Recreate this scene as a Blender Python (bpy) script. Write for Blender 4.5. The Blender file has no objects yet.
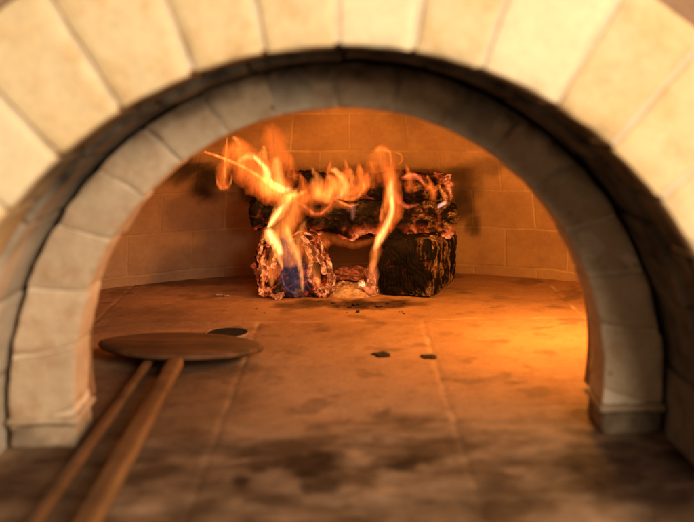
import bpy, math, random
import numpy as np
from mathutils import Vector, noise as N

random.seed(7)
scn = bpy.context.scene
COL = scn.collection
R = math.radians

# ------------------------------------------------------------------ camera, world, lamps, exposure
YAW, HC, FPX, HOR = R(4.0), 0.404, 1010.0, 85.0
CA, SA = math.cos(YAW), math.sin(YAW)
CX = 347 + FPX * math.tan(YAW)
cam_d = bpy.data.cameras.new('camera')
cam = bpy.data.objects.new('camera', cam_d); COL.objects.link(cam)
cam.location = (0, 0, HC); cam.rotation_euler = (R(90), 0, -YAW)
cam_d.sensor_width = 36; cam_d.lens = 36 * FPX / 694
cam_d.shift_x = -(CX - 347) / 694; cam_d.shift_y = -(261 - HOR) / 694
cam_d.clip_start = 0.02; cam_d.clip_end = 50
cam_d.dof.use_dof = True; cam_d.dof.focus_distance = 1.93; cam_d.dof.aperture_fstop = 3.3
scn.camera = cam

world = bpy.data.worlds.new('World'); scn.world = world; world.use_nodes = True
bg = world.node_tree.nodes['Background']
bg.inputs[0].default_value = (1.0, 0.74, 0.48, 1); bg.inputs[1].default_value = 0.27

scn.view_settings.view_transform = 'Standard'; scn.view_settings.look = 'None'
scn.view_settings.exposure = 0.0; scn.view_settings.gamma = 1.0
scn.cycles.use_denoising = True
scn.cycles.transparent_max_bounces = 256
scn.cycles.max_bounces = 8
scn.cycles.sample_clamp_indirect = 4.0

def area(name, loc, target, size, power, color):
    l = bpy.data.lights.new(name, 'AREA'); l.shape = 'DISK'; l.size = size; l.energy = power; l.color = color
    o = bpy.data.objects.new(name, l); COL.objects.link(o); o.location = loc
    o.rotation_euler = (Vector(target) - Vector(loc)).to_track_quat('-Z', 'Y').to_euler()
    return o
def point(name, loc, power, color, rad):
    l = bpy.data.lights.new(name, 'POINT'); l.energy = power; l.color = color; l.shadow_soft_size = rad
    o = bpy.data.objects.new(name, l); COL.objects.link(o); o.location = loc
    return o
area('window_light', (1.10, -0.85, 1.03), (0.0, 1.0, 0.40), 1.10, 80, (1.0, 0.82, 0.60))
FIRE = (1.0, 0.345, 0.06)
point('fire_light', (-0.02, 1.965, 0.25), 0.95, FIRE, 0.02)
point('fire_light', (-0.16, 1.88, 0.20), 0.40, FIRE, 0.04)
point('fire_light', (0.06, 1.84, 0.16), 1.35, FIRE, 0.04)
point('right_glow_light', (0.345, 1.58, 0.19), 11.5, (1.0, 0.40, 0.075), 0.04)  # unseen warm lamp for the floor glow inside the right jamb; no source modelled

# ------------------------------------------------------------------ pixel helpers (photo pixels, 694 wide)
def at(px, py, y):
    k = (px - CX) / FPX
    x = y * (SA + k * CA) / (CA - k * SA)
    D = x * SA + y * CA
    return Vector((x, y, HC - (py - HOR) * D / FPX))
def on_floor(px, py):
    D = FPX * HC / (py - HOR); X = (px - CX) / FPX * D
    return Vector((X * CA + D * SA, -X * SA + D * CA, 0))

# ------------------------------------------------------------------ object helpers
def link(name, me, mat=None, parent=None, smooth=True):
    o = bpy.data.objects.new(name, me); COL.objects.link(o)
    if mat: me.materials.append(mat)
    if parent: o.parent = parent
    if smooth and len(me.polygons): me.polygons.foreach_set('use_smooth', [True] * len(me.polygons))
    return o
def obj(name, verts, faces, mat=None, parent=None, smooth=True, attrs=None, uv=None):
    me = bpy.data.meshes.new(name)
    if parent is not None:
        off = parent['_w'] if '_w' in parent else (0, 0, 0)
        verts = [(v[0] - off[0], v[1] - off[1], v[2] - off[2]) for v in verts]
    me.from_pydata([tuple(v) for v in verts], [], faces); me.update()
    for k, vals in (attrs or {}).items():
        a = me.attributes.new(k, 'FLOAT', 'POINT'); a.data.foreach_set('value', np.asarray(vals, dtype=np.float32))
    if uv is not None:
        l = me.uv_layers.new(name='UVMap')
        li = np.zeros(len(me.loops), dtype=np.int32); me.loops.foreach_get('vertex_index', li)
        l.data.foreach_set('uv', np.asarray(uv, dtype=np.float32)[li].ravel())
    return link(name, me, mat, parent, smooth)
def empty(name, loc=(0, 0, 0), parent=None):
    o = bpy.data.objects.new(name, None); COL.objects.link(o); o.empty_display_size = 0.05
    w = Vector(loc)
    if parent is not None:
        o.parent = parent; o.location = w - Vector(parent['_w'])
    else: o.location = w
    o['_w'] = list(w)
    return o
def tag(o, label=None, cat=None, group=None, kind=None):
    if label: o['label'] = label
    if cat: o['category'] = cat
    if group: o['group'] = group
    if kind: o['kind'] = kind
    return o
def copy_tree(o, parent=None):
    c = o.copy(); COL.objects.link(c)
    if parent: c.parent = parent
    for ch in o.children: copy_tree(ch, c)
    return c
def fbm(p, s, oct=4, seed=0.0):
    return N.fractal(Vector(p) * s + Vector((seed, seed * 1.7, -seed)), 1.0, 2.0, oct)
def sstep(a, b, x):
    t = max(0.0, min(1.0, (x - a) / (b - a))) if a != b else float(x > a)
    return t * t * (3 - 2 * t)

def rbox(size, b, cuts, fmap, amp=0.0, seed=0.0, nscale=30.0, chip=0.0):
    """rounded, slightly worn block; fmap turns block coordinates into world ones"""
    axes = []
    for s, c in zip(size, cuts):
        h = s / 2
        inner = list(np.linspace(-h + b, h - b, c + 1))
        axes.append([-h, -h + 0.3 * b] + inner + [h - 0.3 * b, h])
    idx, verts, faces = {}, [], []
    n = [len(a) for a in axes]
    def vid(i, j, k):
        key = (i, j, k)
        if key not in idx:
            p = Vector((axes[0][i], axes[1][j], axes[2][k]))
            wp = Vector(fmap(p))
            bb = b
            q = Vector([max(-s / 2 + bb, min(s / 2 - bb, c)) for c, s in zip(p, size)])
            d = p - q
            if d.length > 1e-9:
                m = max(abs(c) for c in d)
                edge = sum(abs(c) > 1e-7 for c in d) > 1
                d = d.normalized() * min(d.length, bb)
                if edge and chip: d *= 1 - chip * max(0, fbm(wp, 55, 3, seed + 9) * 1.6)
                p = q + d
                if amp: p += d.normalized() * amp * fbm(wp, nscale, 4, seed)
            idx[key] = len(verts); verts.append(fmap(p))
        return idx[key]
    def quad(a, bq, c, d): faces.append((a, bq, c, d))
    for k in (0, n[2] - 1):
        for i in range(n[0] - 1):
            for j in range(n[1] - 1):
                f = [vid(i, j, k), vid(i + 1, j, k), vid(i + 1, j + 1, k), vid(i, j + 1, k)]
                quad(*(f if k else f[::-1]))
    for j in (0, n[1] - 1):
        for i in range(n[0] - 1):
            for k in range(n[2] - 1):
                f = [vid(i, j, k), vid(i + 1, j, k), vid(i + 1, j, k + 1), vid(i, j, k + 1)]
                quad(*(f[::-1] if j else f))
    for i in (0, n[0] - 1):
        for j in range(n[1] - 1):
            for k in range(n[2] - 1):
                f = [vid(i, j, k), vid(i, j + 1, k), vid(i, j + 1, k + 1), vid(i, j, k + 1)]
                quad(*(f if i else f[::-1]))
    return verts, faces

# ------------------------------------------------------------------ materials
class NT:
    def __init__(s, name):
        s.m = bpy.data.materials.new(name); s.m.use_nodes = True
        s.t = s.m.node_tree; s.n = s.t.nodes; s.l = s.t.links
        s.p = s.n['Principled BSDF']; s.out = s.n['Material Output']
    def new(s, typ, **kw):
        n = s.n.new(typ)
        for k, v in kw.items(): setattr(n, k, v)
        return n
    def lk(s, a, b): s.l.new(a, b)
    def noise(s, vec, scale, detail=5, rough=0.6, dist=0.0):
        n = s.new('ShaderNodeTexNoise'); n.inputs['Scale'].default_value = scale
        n.inputs['Detail'].default_value = detail; n.inputs['Roughness'].default_value = rough
        n.inputs['Distortion'].default_value = dist
        if vec is not None: s.lk(vec, n.inputs['Vector'])
        return n.outputs['Fac']
    def ramp(s, fac, stops, interp='LINEAR'):
        r = s.new('ShaderNodeValToRGB'); r.color_ramp.interpolation = interp
        e = r.color_ramp.elements
        while len(e) < len(stops): e.new(0.5)
        for el, (p, c) in zip(e, stops):
            el.position = p; el.color = (c, c, c, 1) if isinstance(c, (int, float)) else (*c, 1)
        s.lk(fac, r.inputs[0]); return r.outputs[0]
    def mix(s, fac, a, b, mode='MIX'):
        m = s.new('ShaderNodeMix', data_type='RGBA', blend_type=mode)
        for sock, v in ((m.inputs[0], fac), (m.inputs[6], a), (m.inputs[7], b)):
            if hasattr(v, 'is_linked'): s.lk(v, sock)
            elif isinstance(v, (int, float)): sock.default_value = v
            else: sock.default_value = (*v, 1)
        return m.outputs[2]
    def math(s, op, a, b=0.0):
        m = s.new('ShaderNodeMath', operation=op)
        for sock, v in ((m.inputs[0], a), (m.inputs[1], b)):
            if hasattr(v, 'is_linked'): s.lk(v, sock)
            else: sock.default_value = v
        return m.outputs[0]
    def coord(s, kind='Object'): return s.new('ShaderNodeTexCoord').outputs[kind]
    def pos(s): return s.new('ShaderNodeNewGeometry').outputs['Position']
    def attr(s, name): return s.new('ShaderNodeAttribute', attribute_name=name).outputs['Fac']
    def mapping(s, vec, scale=(1, 1, 1), rot=(0, 0, 0)):
        m = s.new('ShaderNodeMapping'); m.inputs['Scale'].default_value = scale; m.inputs['Rotation'].default_value = rot
        s.lk(vec, m.inputs['Vector']); return m.outputs[0]
    def bump(s, h, strength, dist=0.002):
        b = s.new('ShaderNodeBump'); b.inputs['Strength'].default_value = strength; b.inputs['Distance'].default_value = dist
        s.lk(h, b.inputs['Height']); s.lk(b.outputs[0], s.p.inputs['Normal']); return b

def stone(name, c1, c2, c3, rough=0.85, spots=0.0, var=0.18, soot_shade=None, pale=None):
    t = NT(name); v = t.pos()
    big = t.noise(v, 9, 4); fine = t.noise(v, 120, 6, 0.7); mid = t.noise(v, 34, 5, 0.65)
    col = t.mix(t.ramp(big, [(0.35, 0.0), (0.65, 1.0)]), c1, c2)
    col = t.mix(t.ramp(mid, [(0.48, 0.0), (0.70, 0.85)]), col, c3)
    rnd = t.new('ShaderNodeObjectInfo').outputs['Random']
    col = t.mix(1.0, col, t.ramp(rnd, [(0, 1 - var), (1, 1.0)]), 'MULTIPLY')
    if pale: col = t.mix(t.ramp(rnd, [(0.68, 0.0), (0.74, 0.75)]), col, pale)
    col = t.mix(0.36, col, t.ramp(fine, [(0.3, 0.55), (0.66, 1.0)]), 'MULTIPLY')
    if spots:
        vo = t.new('ShaderNodeTexVoronoi'); vo.inputs['Scale'].default_value = 42; t.lk(v, vo.inputs['Vector'])
        sp = t.math('MULTIPLY', t.ramp(vo.outputs['Distance'], [(0.06, 1.0), (0.17, 0.0)]), t.ramp(t.noise(v, 11, 2), [(0.56, 0.0), (0.62, spots)]))
        col = t.mix(sp, col, (0.10, 0.055, 0.03))
    if soot_shade:
        s = t.attr('soot_shade')
        s2 = t.math('MULTIPLY', s, t.ramp(mid, [(0.25, 0.75), (0.7, 1.0)]))
        col = t.mix(s2, col, soot_shade)
    t.lk(col, t.p.inputs['Base Color']); t.p.inputs['Roughness'].default_value = rough; t.p.inputs['Specular IOR Level'].default_value = 0.2
    h = t.math('ADD', t.math('MULTIPLY', fine, 0.5), mid)
    t.bump(h, 0.55, 0.003)
    return t.m

M_facade = stone('yellow_limestone', (0.80, 0.57, 0.29), (0.86, 0.67, 0.40), (0.72, 0.46, 0.21), var=0.08, soot_shade=(0.009, 0.006, 0.004), pale=(0.88, 0.73, 0.48))
M_mortar = stone('lime_mortar', (0.70, 0.56, 0.39), (0.76, 0.62, 0.45), (0.60, 0.46, 0.31), var=0.0)
M_plaster = stone('brown_plaster', (0.30, 0.17, 0.10), (0.36, 0.22, 0.13), (0.24, 0.13, 0.08), var=0.0)
M_ring = stone('pale_ring_stone', (0.56, 0.415, 0.275), (0.62, 0.465, 0.315), (0.47, 0.29, 0.17), spots=0.9, var=0.14, soot_shade=(0.024, 0.012, 0.005))
M_ringm = stone('ring_mortar', (0.66, 0.53, 0.38), (0.72, 0.58, 0.43), (0.55, 0.42, 0.30), var=0.0, soot_shade=(0.020, 0.012, 0.007))
M_throat = stone('sooty_throat_stone', (0.62, 0.49, 0.36), (0.68, 0.55, 0.41), (0.50, 0.39, 0.27), var=0.2, soot_shade=(0.008, 0.0055, 0.004))

def chamber_mat():
    t = NT('refractory_brick'); v = t.pos(); uv = t.coord('UV')
    warp = t.new('ShaderNodeTexNoise'); warp.inputs['Scale'].default_value = 9; warp.inputs['Detail'].default_value = 3; t.lk(v, warp.inputs['Vector'])
    wv = t.new('ShaderNodeVectorMath', operation='MULTIPLY_ADD'); t.lk(warp.outputs['Color'], wv.inputs[0])
    wv.inputs[1].default_value = (0.010, 0.010, 0); t.lk(uv, wv.inputs[2])
    br = t.new('ShaderNodeTexBrick'); t.lk(wv.outputs[0], br.inputs['Vector'])
    br.inputs['Scale'].default_value = 1.0; br.inputs['Brick Width'].default_value = 0.135; br.inputs['Row Height'].default_value = 0.083
    br.inputs['Mortar Size'].default_value = 0.0028; br.inputs['Mortar Smooth'].default_value = 0.6
    br.inputs['Color1'].default_value = (0.30, 0.183, 0.097, 1); br.inputs['Color2'].default_value = (0.38, 0.242, 0.135, 1)
    br.inputs['Mortar'].default_value = (0.43, 0.29, 0.165, 1); br.offset = 0.5
    col = br.outputs['Color']
    mid = t.noise(v, 16, 6, 0.65); fine = t.noise(v, 90, 6, 0.7)
    col = t.mix(t.ramp(t.noise(v, 7, 3), [(0.42, 0.0), (0.6, 0.8)]), col, (0.33, 0.204, 0.112))
    col = t.mix(t.ramp(mid, [(0.42, 0.0), (0.70, 0.65)]), col, (0.24, 0.13, 0.07))
    col = t.mix(0.4, col, t.ramp(fine, [(0.3, 0.55), (0.7, 1.0)]), 'MULTIPLY')
    s = t.math('MULTIPLY', t.attr('soot_shade'), t.ramp(t.noise(v, 14, 5), [(0.30, 0.8), (0.6, 1.0)]))
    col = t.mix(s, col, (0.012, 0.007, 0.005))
    t.lk(col, t.p.inputs['Base Color']); t.p.inputs['Roughness'].default_value = 0.9; t.p.inputs['Specular IOR Level'].default_value = 0.15
    h = t.math('SUBTRACT', t.math('MULTIPLY', fine, 0.35), t.math('MULTIPLY', br.outputs['Fac'], 0.28))
    h = t.math('ADD', h, t.math('MULTIPLY', mid, 0.5))
    t.bump(h, 0.8, 0.004); return t.m
M_chamber = chamber_mat()

def floor_mat():
    t = NT('hearth_stone'); v = t.pos()
    big = t.noise(v, 5, 5, 0.6); mid = t.noise(v, 26, 6, 0.7, 0.2); fine = t.noise(v, 150, 6, 0.75)
    col = t.mix(t.ramp(big, [(0.35, 0.0), (0.65, 1.0)]), (0.29, 0.157, 0.080), (0.385, 0.218, 0.115))
    col = t.mix(t.ramp(mid, [(0.48, 0.0), (0.78, 0.55)]), col, (0.16, 0.083, 0.043))
    col = t.mix(0.55, col, t.ramp(fine, [(0.30, 0.60), (0.68, 1.0)]), 'MULTIPLY')
    col = t.mix(t.math('MULTIPLY', t.attr('landing'), 0.9), col, t.mix(t.ramp(t.noise(t.mapping(v, (0.8, 1.2, 1)), 13, 6, 0.65, 0.3), [(0.40, 0.0), (0.66, 1.0)]), (0.075, 0.042, 0.024), (0.36, 0.235, 0.15)))
    col = t.mix(t.math('MULTIPLY', t.attr('joint'), 0.6), col, (0.54, 0.38, 0.25))
    s = t.math('MULTIPLY', t.attr('soot_shade'), t.ramp(mid, [(0.25, 0.7), (0.62, 1.0)]))
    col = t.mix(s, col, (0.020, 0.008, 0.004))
    t.lk(col, t.p.inputs['Base Color'])
    t.p.inputs['Specular IOR Level'].default_value = 0.12
    t.lk(t.ramp(mid, [(0.3, 0.75), (0.7, 0.95)]), t.p.inputs['Roughness'])
    t.bump(t.math('ADD', t.math('MULTIPLY', fine, 0.5), mid), 0.6, 0.003); return t.m
M_floor = floor_mat()

def wood_mat(name, c1, c2, rot=0.0):
    t = NT(name); v = t.mapping(t.coord('Object'), (1, 1, 1), (0, 0, rot))
    g = t.noise(t.mapping(v, (55, 3, 55)), 1.0, 6, 0.65, 0.6); b = t.noise(v, 14, 4)
    col = t.mix(t.ramp(g, [(0.32, 0.0), (0.66, 1.0)]), c1, c2)
    col = t.mix(t.ramp(b, [(0.45, 0.0), (0.75, 0.7)]), col, tuple(c * 0.35 for c in c1))
    t.lk(col, t.p.inputs['Base Color']); t.p.inputs['Roughness'].default_value = 0.6; t.p.inputs['Specular IOR Level'].default_value = 0.2
    t.bump(g, 0.25, 0.001); return t.m
M_blade = wood_mat('scorched_wood', (0.034, 0.014, 0.006), (0.135, 0.058, 0.023), R(90))
M_handle = wood_mat('handle_wood', (0.10, 0.043, 0.017), (0.21, 0.10, 0.040))
M_handle2 = wood_mat('dark_handle_wood', (0.075, 0.033, 0.014), (0.16, 0.074, 0.031))

def iron_mat():
    t = NT('black_iron'); t.p.inputs['Base Color'].default_value = (0.012, 0.010, 0.009, 1)
    t.p.inputs['Roughness'].default_value = 0.8; t.p.inputs['Specular IOR Level'].default_value = 0.1; t.bump(t.noise(t.coord(), 160, 4), 0.3, 0.001); return t.m
M_iron = iron_mat()
def rim_mat():
    t = NT('worn_iron_rim'); t.p.inputs['Base Color'].default_value = (0.19, 0.125, 0.08, 1)
    t.p.inputs['Roughness'].default_value = 0.45; t.bump(t.noise(t.coord(), 160, 4), 0.3, 0.001); return t.m
M_rim = rim_mat()

def char_mat():
    """charred wood: black, ash where 'ash' is high, glowing where 'ember' is high"""
    t = NT('charred_wood'); v = t.pos()
    mid = t.noise(v, 45, 6, 0.7, 0.5); fine = t.noise(v, 190, 6, 0.75)
    col = t.mix(t.ramp(mid, [(0.35, 0.0), (0.7, 1.0)]), (0.0015, 0.001, 0.001), (0.008, 0.005, 0.004))
    a = t.math('MULTIPLY', t.attr('ash'), t.ramp(t.noise(v, 170, 6, 0.75, 1.0), [(0.42, 0.02), (0.58, 1.0)]))
    ash = t.mix(t.ramp(mid, [(0.4, 0.0), (0.62, 1.0)]), (0.17, 0.085, 0.04), (0.48, 0.31, 0.20))
    col = t.mix(a, col, ash)
    t.p.inputs['Specular IOR Level'].default_value = 0.12
    t.lk(col, t.p.inputs['Base Color']); t.lk(t.ramp(fine, [(0.3, 0.62), (0.7, 0.95)]), t.p.inputs['Roughness'])
    h = t.attr('ember')
    hh = t.math('MULTIPLY', h, t.ramp(mid, [(0.40, 0.05), (0.62, 1.0)]))
    ec = t.ramp(hh, [(0.0, (0.9, 0.05, 0.005)), (0.40, (1.0, 0.15, 0.03)), (0.85, (1.0, 0.34, 0.11))])
    t.lk(ec, t.p.inputs['Emission Color']); t.lk(t.math('MULTIPLY', hh, 1.35), t.p.inputs['Emission Strength'])
    t.bump(t.math('ADD', fine, mid), 0.8, 0.002); return t.m
M_char = char_mat()
def ash_mat():
    t = NT('wood_ash'); v = t.pos()
    f = t.noise(v, 150, 6, 0.7); m = t.noise(v, 40, 5, 0.6)
    col = t.mix(t.ramp(m, [(0.4, 0.0), (0.65, 1.0)]), (0.46, 0.33, 0.23), (0.22, 0.14, 0.09))
    col = t.mix(t.ramp(f, [(0.56, 0.0), (0.66, 0.9)]), col, (0.03, 0.02, 0.015))
    t.lk(col, t.p.inputs['Base Color']); t.p.inputs['Roughness'].default_value = 0.95
    h = t.attr('ember'); t.p.inputs['Emission Color'].default_value = (1.0, 0.22, 0.05, 1)
    t.lk(t.math('MULTIPLY', h, 0.7), t.p.inputs['Emission Strength'])
    t.bump(f, 0.8, 0.003); return t.m
M_ash = ash_mat()
def glow_mat(name, base, c0, c1, s):
    t = NT(name); v = t.pos(); m = t.noise(v, 85, 5, 0.65, 0.8)
    t.p.inputs['Base Color'].default_value = (*base, 1); t.p.inputs['Roughness'].default_value = 0.9
    t.lk(t.ramp(m, [(0.38, c0), (0.62, c1)]), t.p.inputs['Emission Color'])
    t.lk(t.math('MULTIPLY', t.ramp(m, [(0.46, 0.06), (0.64, 1.0)]), s), t.p.inputs['Emission Strength'])
    t.bump(m, 0.8, 0.002); return t.m
M_glow = glow_mat('glowing_bark', (0.06, 0.03, 0.018), (0.9, 0.07, 0.01), (1.0, 0.29, 0.085), 1.15)
M_ember = glow_mat('ember', (0.10, 0.04, 0.02), (0.9, 0.03, 0.005), (1.0, 0.18, 0.04), 0.55)
M_hot = glow_mat('hot_ember', (0.3, 0.15, 0.1), (1.0, 0.25, 0.06), (1.0, 0.6, 0.3), 2.2)

def flame_mat(color, edge):
    """thin glowing gas: every layer of a flame adds a little light and hides nothing"""
    key = (color, edge)
    if key in FLAMES: return FLAMES[key]
    t = NT('flame_gas'); t.n.remove(t.p)
    e = t.new('ShaderNodeEmission'); tr = t.new('ShaderNodeBsdfTransparent'); ad = t.new('ShaderNodeAddShader')
    nz = t.noise(t.mapping(t.pos(), (1, 1, 0.24)), 105, 4, 0.62, 1.1)
    t.lk(t.ramp(t.attr('hot'), [(0.0, edge), (0.8, color)]), e.inputs['Color'])
    t.lk(t.math('MULTIPLY', t.attr('glow'), t.ramp(nz, [(0.37, 0.28), (0.50, 0.85), (0.66, 1.5)])), e.inputs['Strength'])
    t.lk(e.outputs[0], ad.inputs[0]); t.lk(tr.outputs[0], ad.inputs[1]); t.lk(ad.outputs[0], t.out.inputs['Surface'])
    t.m.cycles.emission_sampling = 'NONE'
    FLAMES[key] = t.m
    return t.m
FLAMES = {}

# ------------------------------------------------------------------ the hearth floor (structure)
JX = (-0.43, -0.150, 0.128, 0.41)
JY = (0.62, 0.97, 1.255, 1.735)
BLOBS = []   # sooty, greasy stains, plus painted shade on the left, right corner and under the blade: (x, y, rx, ry, strength)
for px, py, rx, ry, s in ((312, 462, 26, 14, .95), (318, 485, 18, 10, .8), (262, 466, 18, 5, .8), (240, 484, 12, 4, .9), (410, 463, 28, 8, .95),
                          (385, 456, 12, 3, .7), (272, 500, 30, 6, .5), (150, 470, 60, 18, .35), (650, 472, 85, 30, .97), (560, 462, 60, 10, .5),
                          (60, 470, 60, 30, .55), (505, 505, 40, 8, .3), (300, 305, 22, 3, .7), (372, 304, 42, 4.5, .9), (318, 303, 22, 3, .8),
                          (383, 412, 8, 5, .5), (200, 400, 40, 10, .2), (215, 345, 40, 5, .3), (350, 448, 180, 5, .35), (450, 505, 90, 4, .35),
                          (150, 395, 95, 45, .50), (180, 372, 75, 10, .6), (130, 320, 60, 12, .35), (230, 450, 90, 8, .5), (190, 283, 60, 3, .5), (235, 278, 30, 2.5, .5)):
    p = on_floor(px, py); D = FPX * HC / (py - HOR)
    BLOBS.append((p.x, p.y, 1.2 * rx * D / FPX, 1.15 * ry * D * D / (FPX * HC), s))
def build_floor():
    xs = np.linspace(-0.95, 0.95, 520); ys = np.linspace(0.45, 2.35, 380)
    verts, soot_shade, joint, land = [], [], [], []
    for y in ys:
        for x in xs:
            p = Vector((x, y, 0))
            wob = 0.0018 * fbm(p, 22, 4, 3); wob2 = 0.0018 * fbm(p, 22, 4, 8)
            j = 0.0
            for k, jx in enumerate(JX):
                if y < JY[3] or k not in (1, 2):
                    j = max(j, 1 - sstep(0.0008, 0.0045, abs(x + wob - jx)))
            for q, jy in enumerate(JY): j = max(j, (1 - sstep(0.001, 0.0055, abs(y + wob2 - jy))) * (0.8 if q != 2 else 0.55))
            sj = j * max(0, 0.30 + 1.1 * fbm(p, 17, 4, 31)) * sstep(1.02, 1.35, y)
            z = -0.0014 * j + 0.0012 * fbm(p, 18, 4, 2)
            w = Vector((x + 0.016 * fbm(p, 30, 4, 11), y + 0.022 * fbm(p, 30, 4, 17), 0))
            s = 0.0
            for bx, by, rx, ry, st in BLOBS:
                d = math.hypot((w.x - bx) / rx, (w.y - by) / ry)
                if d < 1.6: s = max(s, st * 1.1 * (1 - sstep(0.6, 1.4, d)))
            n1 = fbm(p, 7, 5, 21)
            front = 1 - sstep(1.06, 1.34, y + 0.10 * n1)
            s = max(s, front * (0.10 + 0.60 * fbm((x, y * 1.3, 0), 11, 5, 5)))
            s = max(s, 0.40 * sstep(0.20, 0.6, fbm((x, y * 1.2, 0), 15, 6, 41)))
            land.append(1 - sstep(1.10, 1.30, y + 0.08 * n1))
            verts.append((x, y, z)); soot_shade.append(max(0, min(1, s))); joint.append(max(0, min(1, sj)))
    n = len(xs)
    faces = [(a * n + b, a * n + b + 1, (a + 1) * n + b + 1, (a + 1) * n + b) for a in range(len(ys) - 1) for b in range(n - 1)]
    o = obj('hearth_floor', verts, faces, M_floor, attrs={'soot_shade': soot_shade, 'joint': joint, 'landing': land})
    tag(o, 'sooty stone slab floor running from the oven mouth to its back wall', None, None, 'structure')
build_floor()

# ------------------------------------------------------------------ the oven
oven = empty('brick_oven', (0, 0.95, 0))
tag(oven, 'domed brick oven with pale yellow stone arch around its open mouth', 'oven')
CZ_F, R_F, RO_F, Y_F = 0.055, 0.386, 0.524, 0.95
CX_O = -0.004
def arc_map(r0, a0, y0, cz, cx=CX_O):
    """block coordinates: x along the arc, y depth, z radial"""
    def f(p):
        r = r0 + p[2]; th = a0 + p[0]
        return (cx + r * math.sin(th), y0 + p[1], cz + r * math.cos(th))
    return f
def wedge(name, t0, t1, ri, ro, y0, y1, cz, mat, parent, gap, b, seed, amp, chip, nt=7, nr=8, ny=4, sootf=None):
    rm = (ri + ro) / 2; yc = (y0 + y1) / 2
    # work in metres on the arc at the middle radius, then bend
    half_a = (t1 - t0) / 2
    size = ((t1 - t0) * rm - gap, y1 - y0, ro - ri)
    jr = random.uniform(-0.0015, 0.0015); jy = random.uniform(-0.0036, -0.0024)
    def f(p):
        r = rm + p[2] + jr
        tg = p[0] / rm
        # keep the joint an even width along the radius
        full = half_a - gap / 2 / r; tg = tg / (half_a - gap / 2 / rm) * full
        th = (t0 + t1) / 2 + tg
        return (CX_O + r * math.sin(th), yc + p[1] + jy, cz + r * math.cos(th))
    v, fc = rbox(size, b, (nt, ny, nr), f, amp, seed, 28, chip)
    at_ = None
    if sootf: at_ = {'soot_shade': [sootf(q) for q in v]}
    return obj(name, v, fc, mat, parent, attrs=at_)

fa = empty('front_arch', (0, Y_F, 0), oven)
def front_soot(q):
    a = math.atan2(q[0] - CX_O, q[2] - CZ_F); r = math.hypot(q[0] - CX_O, q[2] - CZ_F) - R_F
    edge = float(q[1] > Y_F + 0.0012 and r < 0.008)
    return max(0, min(1, edge * (0.20 + 0.80 * sstep(R(-66), R(-44), a))))
angs = [-84.5, -73.8, -63.2, -52.6, -42.7, -32.2, -21.2, -10.9, -0.7, 9.8, 19.7, 31.4, 41.4, 51.6, 62.4, 73.0, 84.0]
for i in range(len(angs) - 1):
    wedge('voussoir', R(angs[i]), R(angs[i + 1]), R_F, RO_F, Y_F, Y_F + 0.10, CZ_F, M_facade, fa, 0.0050, 0.0026, i * 3.1, 0.0014, 0.6, sootf=front_soot)
for s in (-1, 1):
    a0, a1 = sorted((s * R(angs[0] if s < 0 else angs[-1]) * s, s * R(101)))
    wedge('springer', a0, a1, R_F, RO_F, Y_F, Y_F + 0.10, CZ_F, M_facade, fa, 0.0045, 0.005, 60 + s, 0.0022, 0.7, sootf=front_soot)
def ring_strip(name, ri, ro, y, a0, a1, cz, mat, parent, n=90, y2=None):
    v, f = [], []
    for i in range(n + 1):
        th = a0 + (a1 - a0) * i / n
        for r, yy in ((ri, y), (ro, y), (ro, y2), (ri, y2)):
            v.append((CX_O + r * math.sin(th), yy, cz + r * math.cos(th)))
    for i in range(n):
        for k in range(4):
            f.append((i * 4 + k, i * 4 + (k + 1) % 4, i * 4 + 4 + (k + 1) % 4, i * 4 + 4 + k))
    f += [(0, 3, 2, 1), (n * 4, n * 4 + 1, n * 4 + 2, n * 4 + 3)]
    return obj(name, v, f, mat, parent, smooth=False)
ring_strip('mortar', R_F + 0.003, RO_F - 0.003, Y_F - 0.0006, R(-100), R(100), CZ_F, M_mortar, fa, y2=Y_F + 0.095)
# plastered wall round the arch
def wall_round():
    v, f = [], []; n = 96
    for i in range(n + 1):
        th = R(-101) + R(202) * i / n
        c, s = math.cos(th), math.sin(th)
        k = 1.05 / max(abs(s), abs(c) * 1.0)
        for r in (RO_F + 0.002, k):
            for yy in (Y_F + 0.006, Y_F + 0.12):
                v.append((CX_O + r * s, yy, CZ_F + r * c))
    for i in range(n):
        a, b = i * 4, i * 4 + 4
        f += [(a, a + 2, b + 2, b), (a + 1, b + 1, b + 3, a + 3), (a, b, b + 1, a + 1), (a + 2, a + 3, b + 3, b + 2)]
    obj('plaster_wall', v, f, M_plaster, oven, smooth=False)
wall_round()

# the throat between the front arch and the mouth arch: rough sooty stones
th_ = empty('throat', (0, 1.05, 0), oven)
def throat_soot(q):
    a = math.atan2(q[0] - CX_O, q[2] - CZ_F)
    s = 0.10 + 0.90 * sstep(R(-68), R(-44), a) * (1 - 0.25 * sstep(R(60), R(95), a))
    return max(0, min(1, s + 0.12 * fbm(q, 14, 4, 4)))
ta = [-101, -86, -72, -57, -44, -30, -15, 0, 14, 29, 45, 58, 73, 87, 101]
for i in range(len(ta) - 1):
    wedge('throat_stone', R(ta[i]), R(ta[i + 1]), R_F - 0.008 + random.uniform(-.003, .003), R_F + 0.09, Y_F + 0.1005, 1.22, CZ_F, M_throat, th_,
          0.002, 0.004, 100 + i * 2.3, 0.002, 0.4, nt=12, nr=3, ny=14, sootf=throat_soot)

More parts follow.
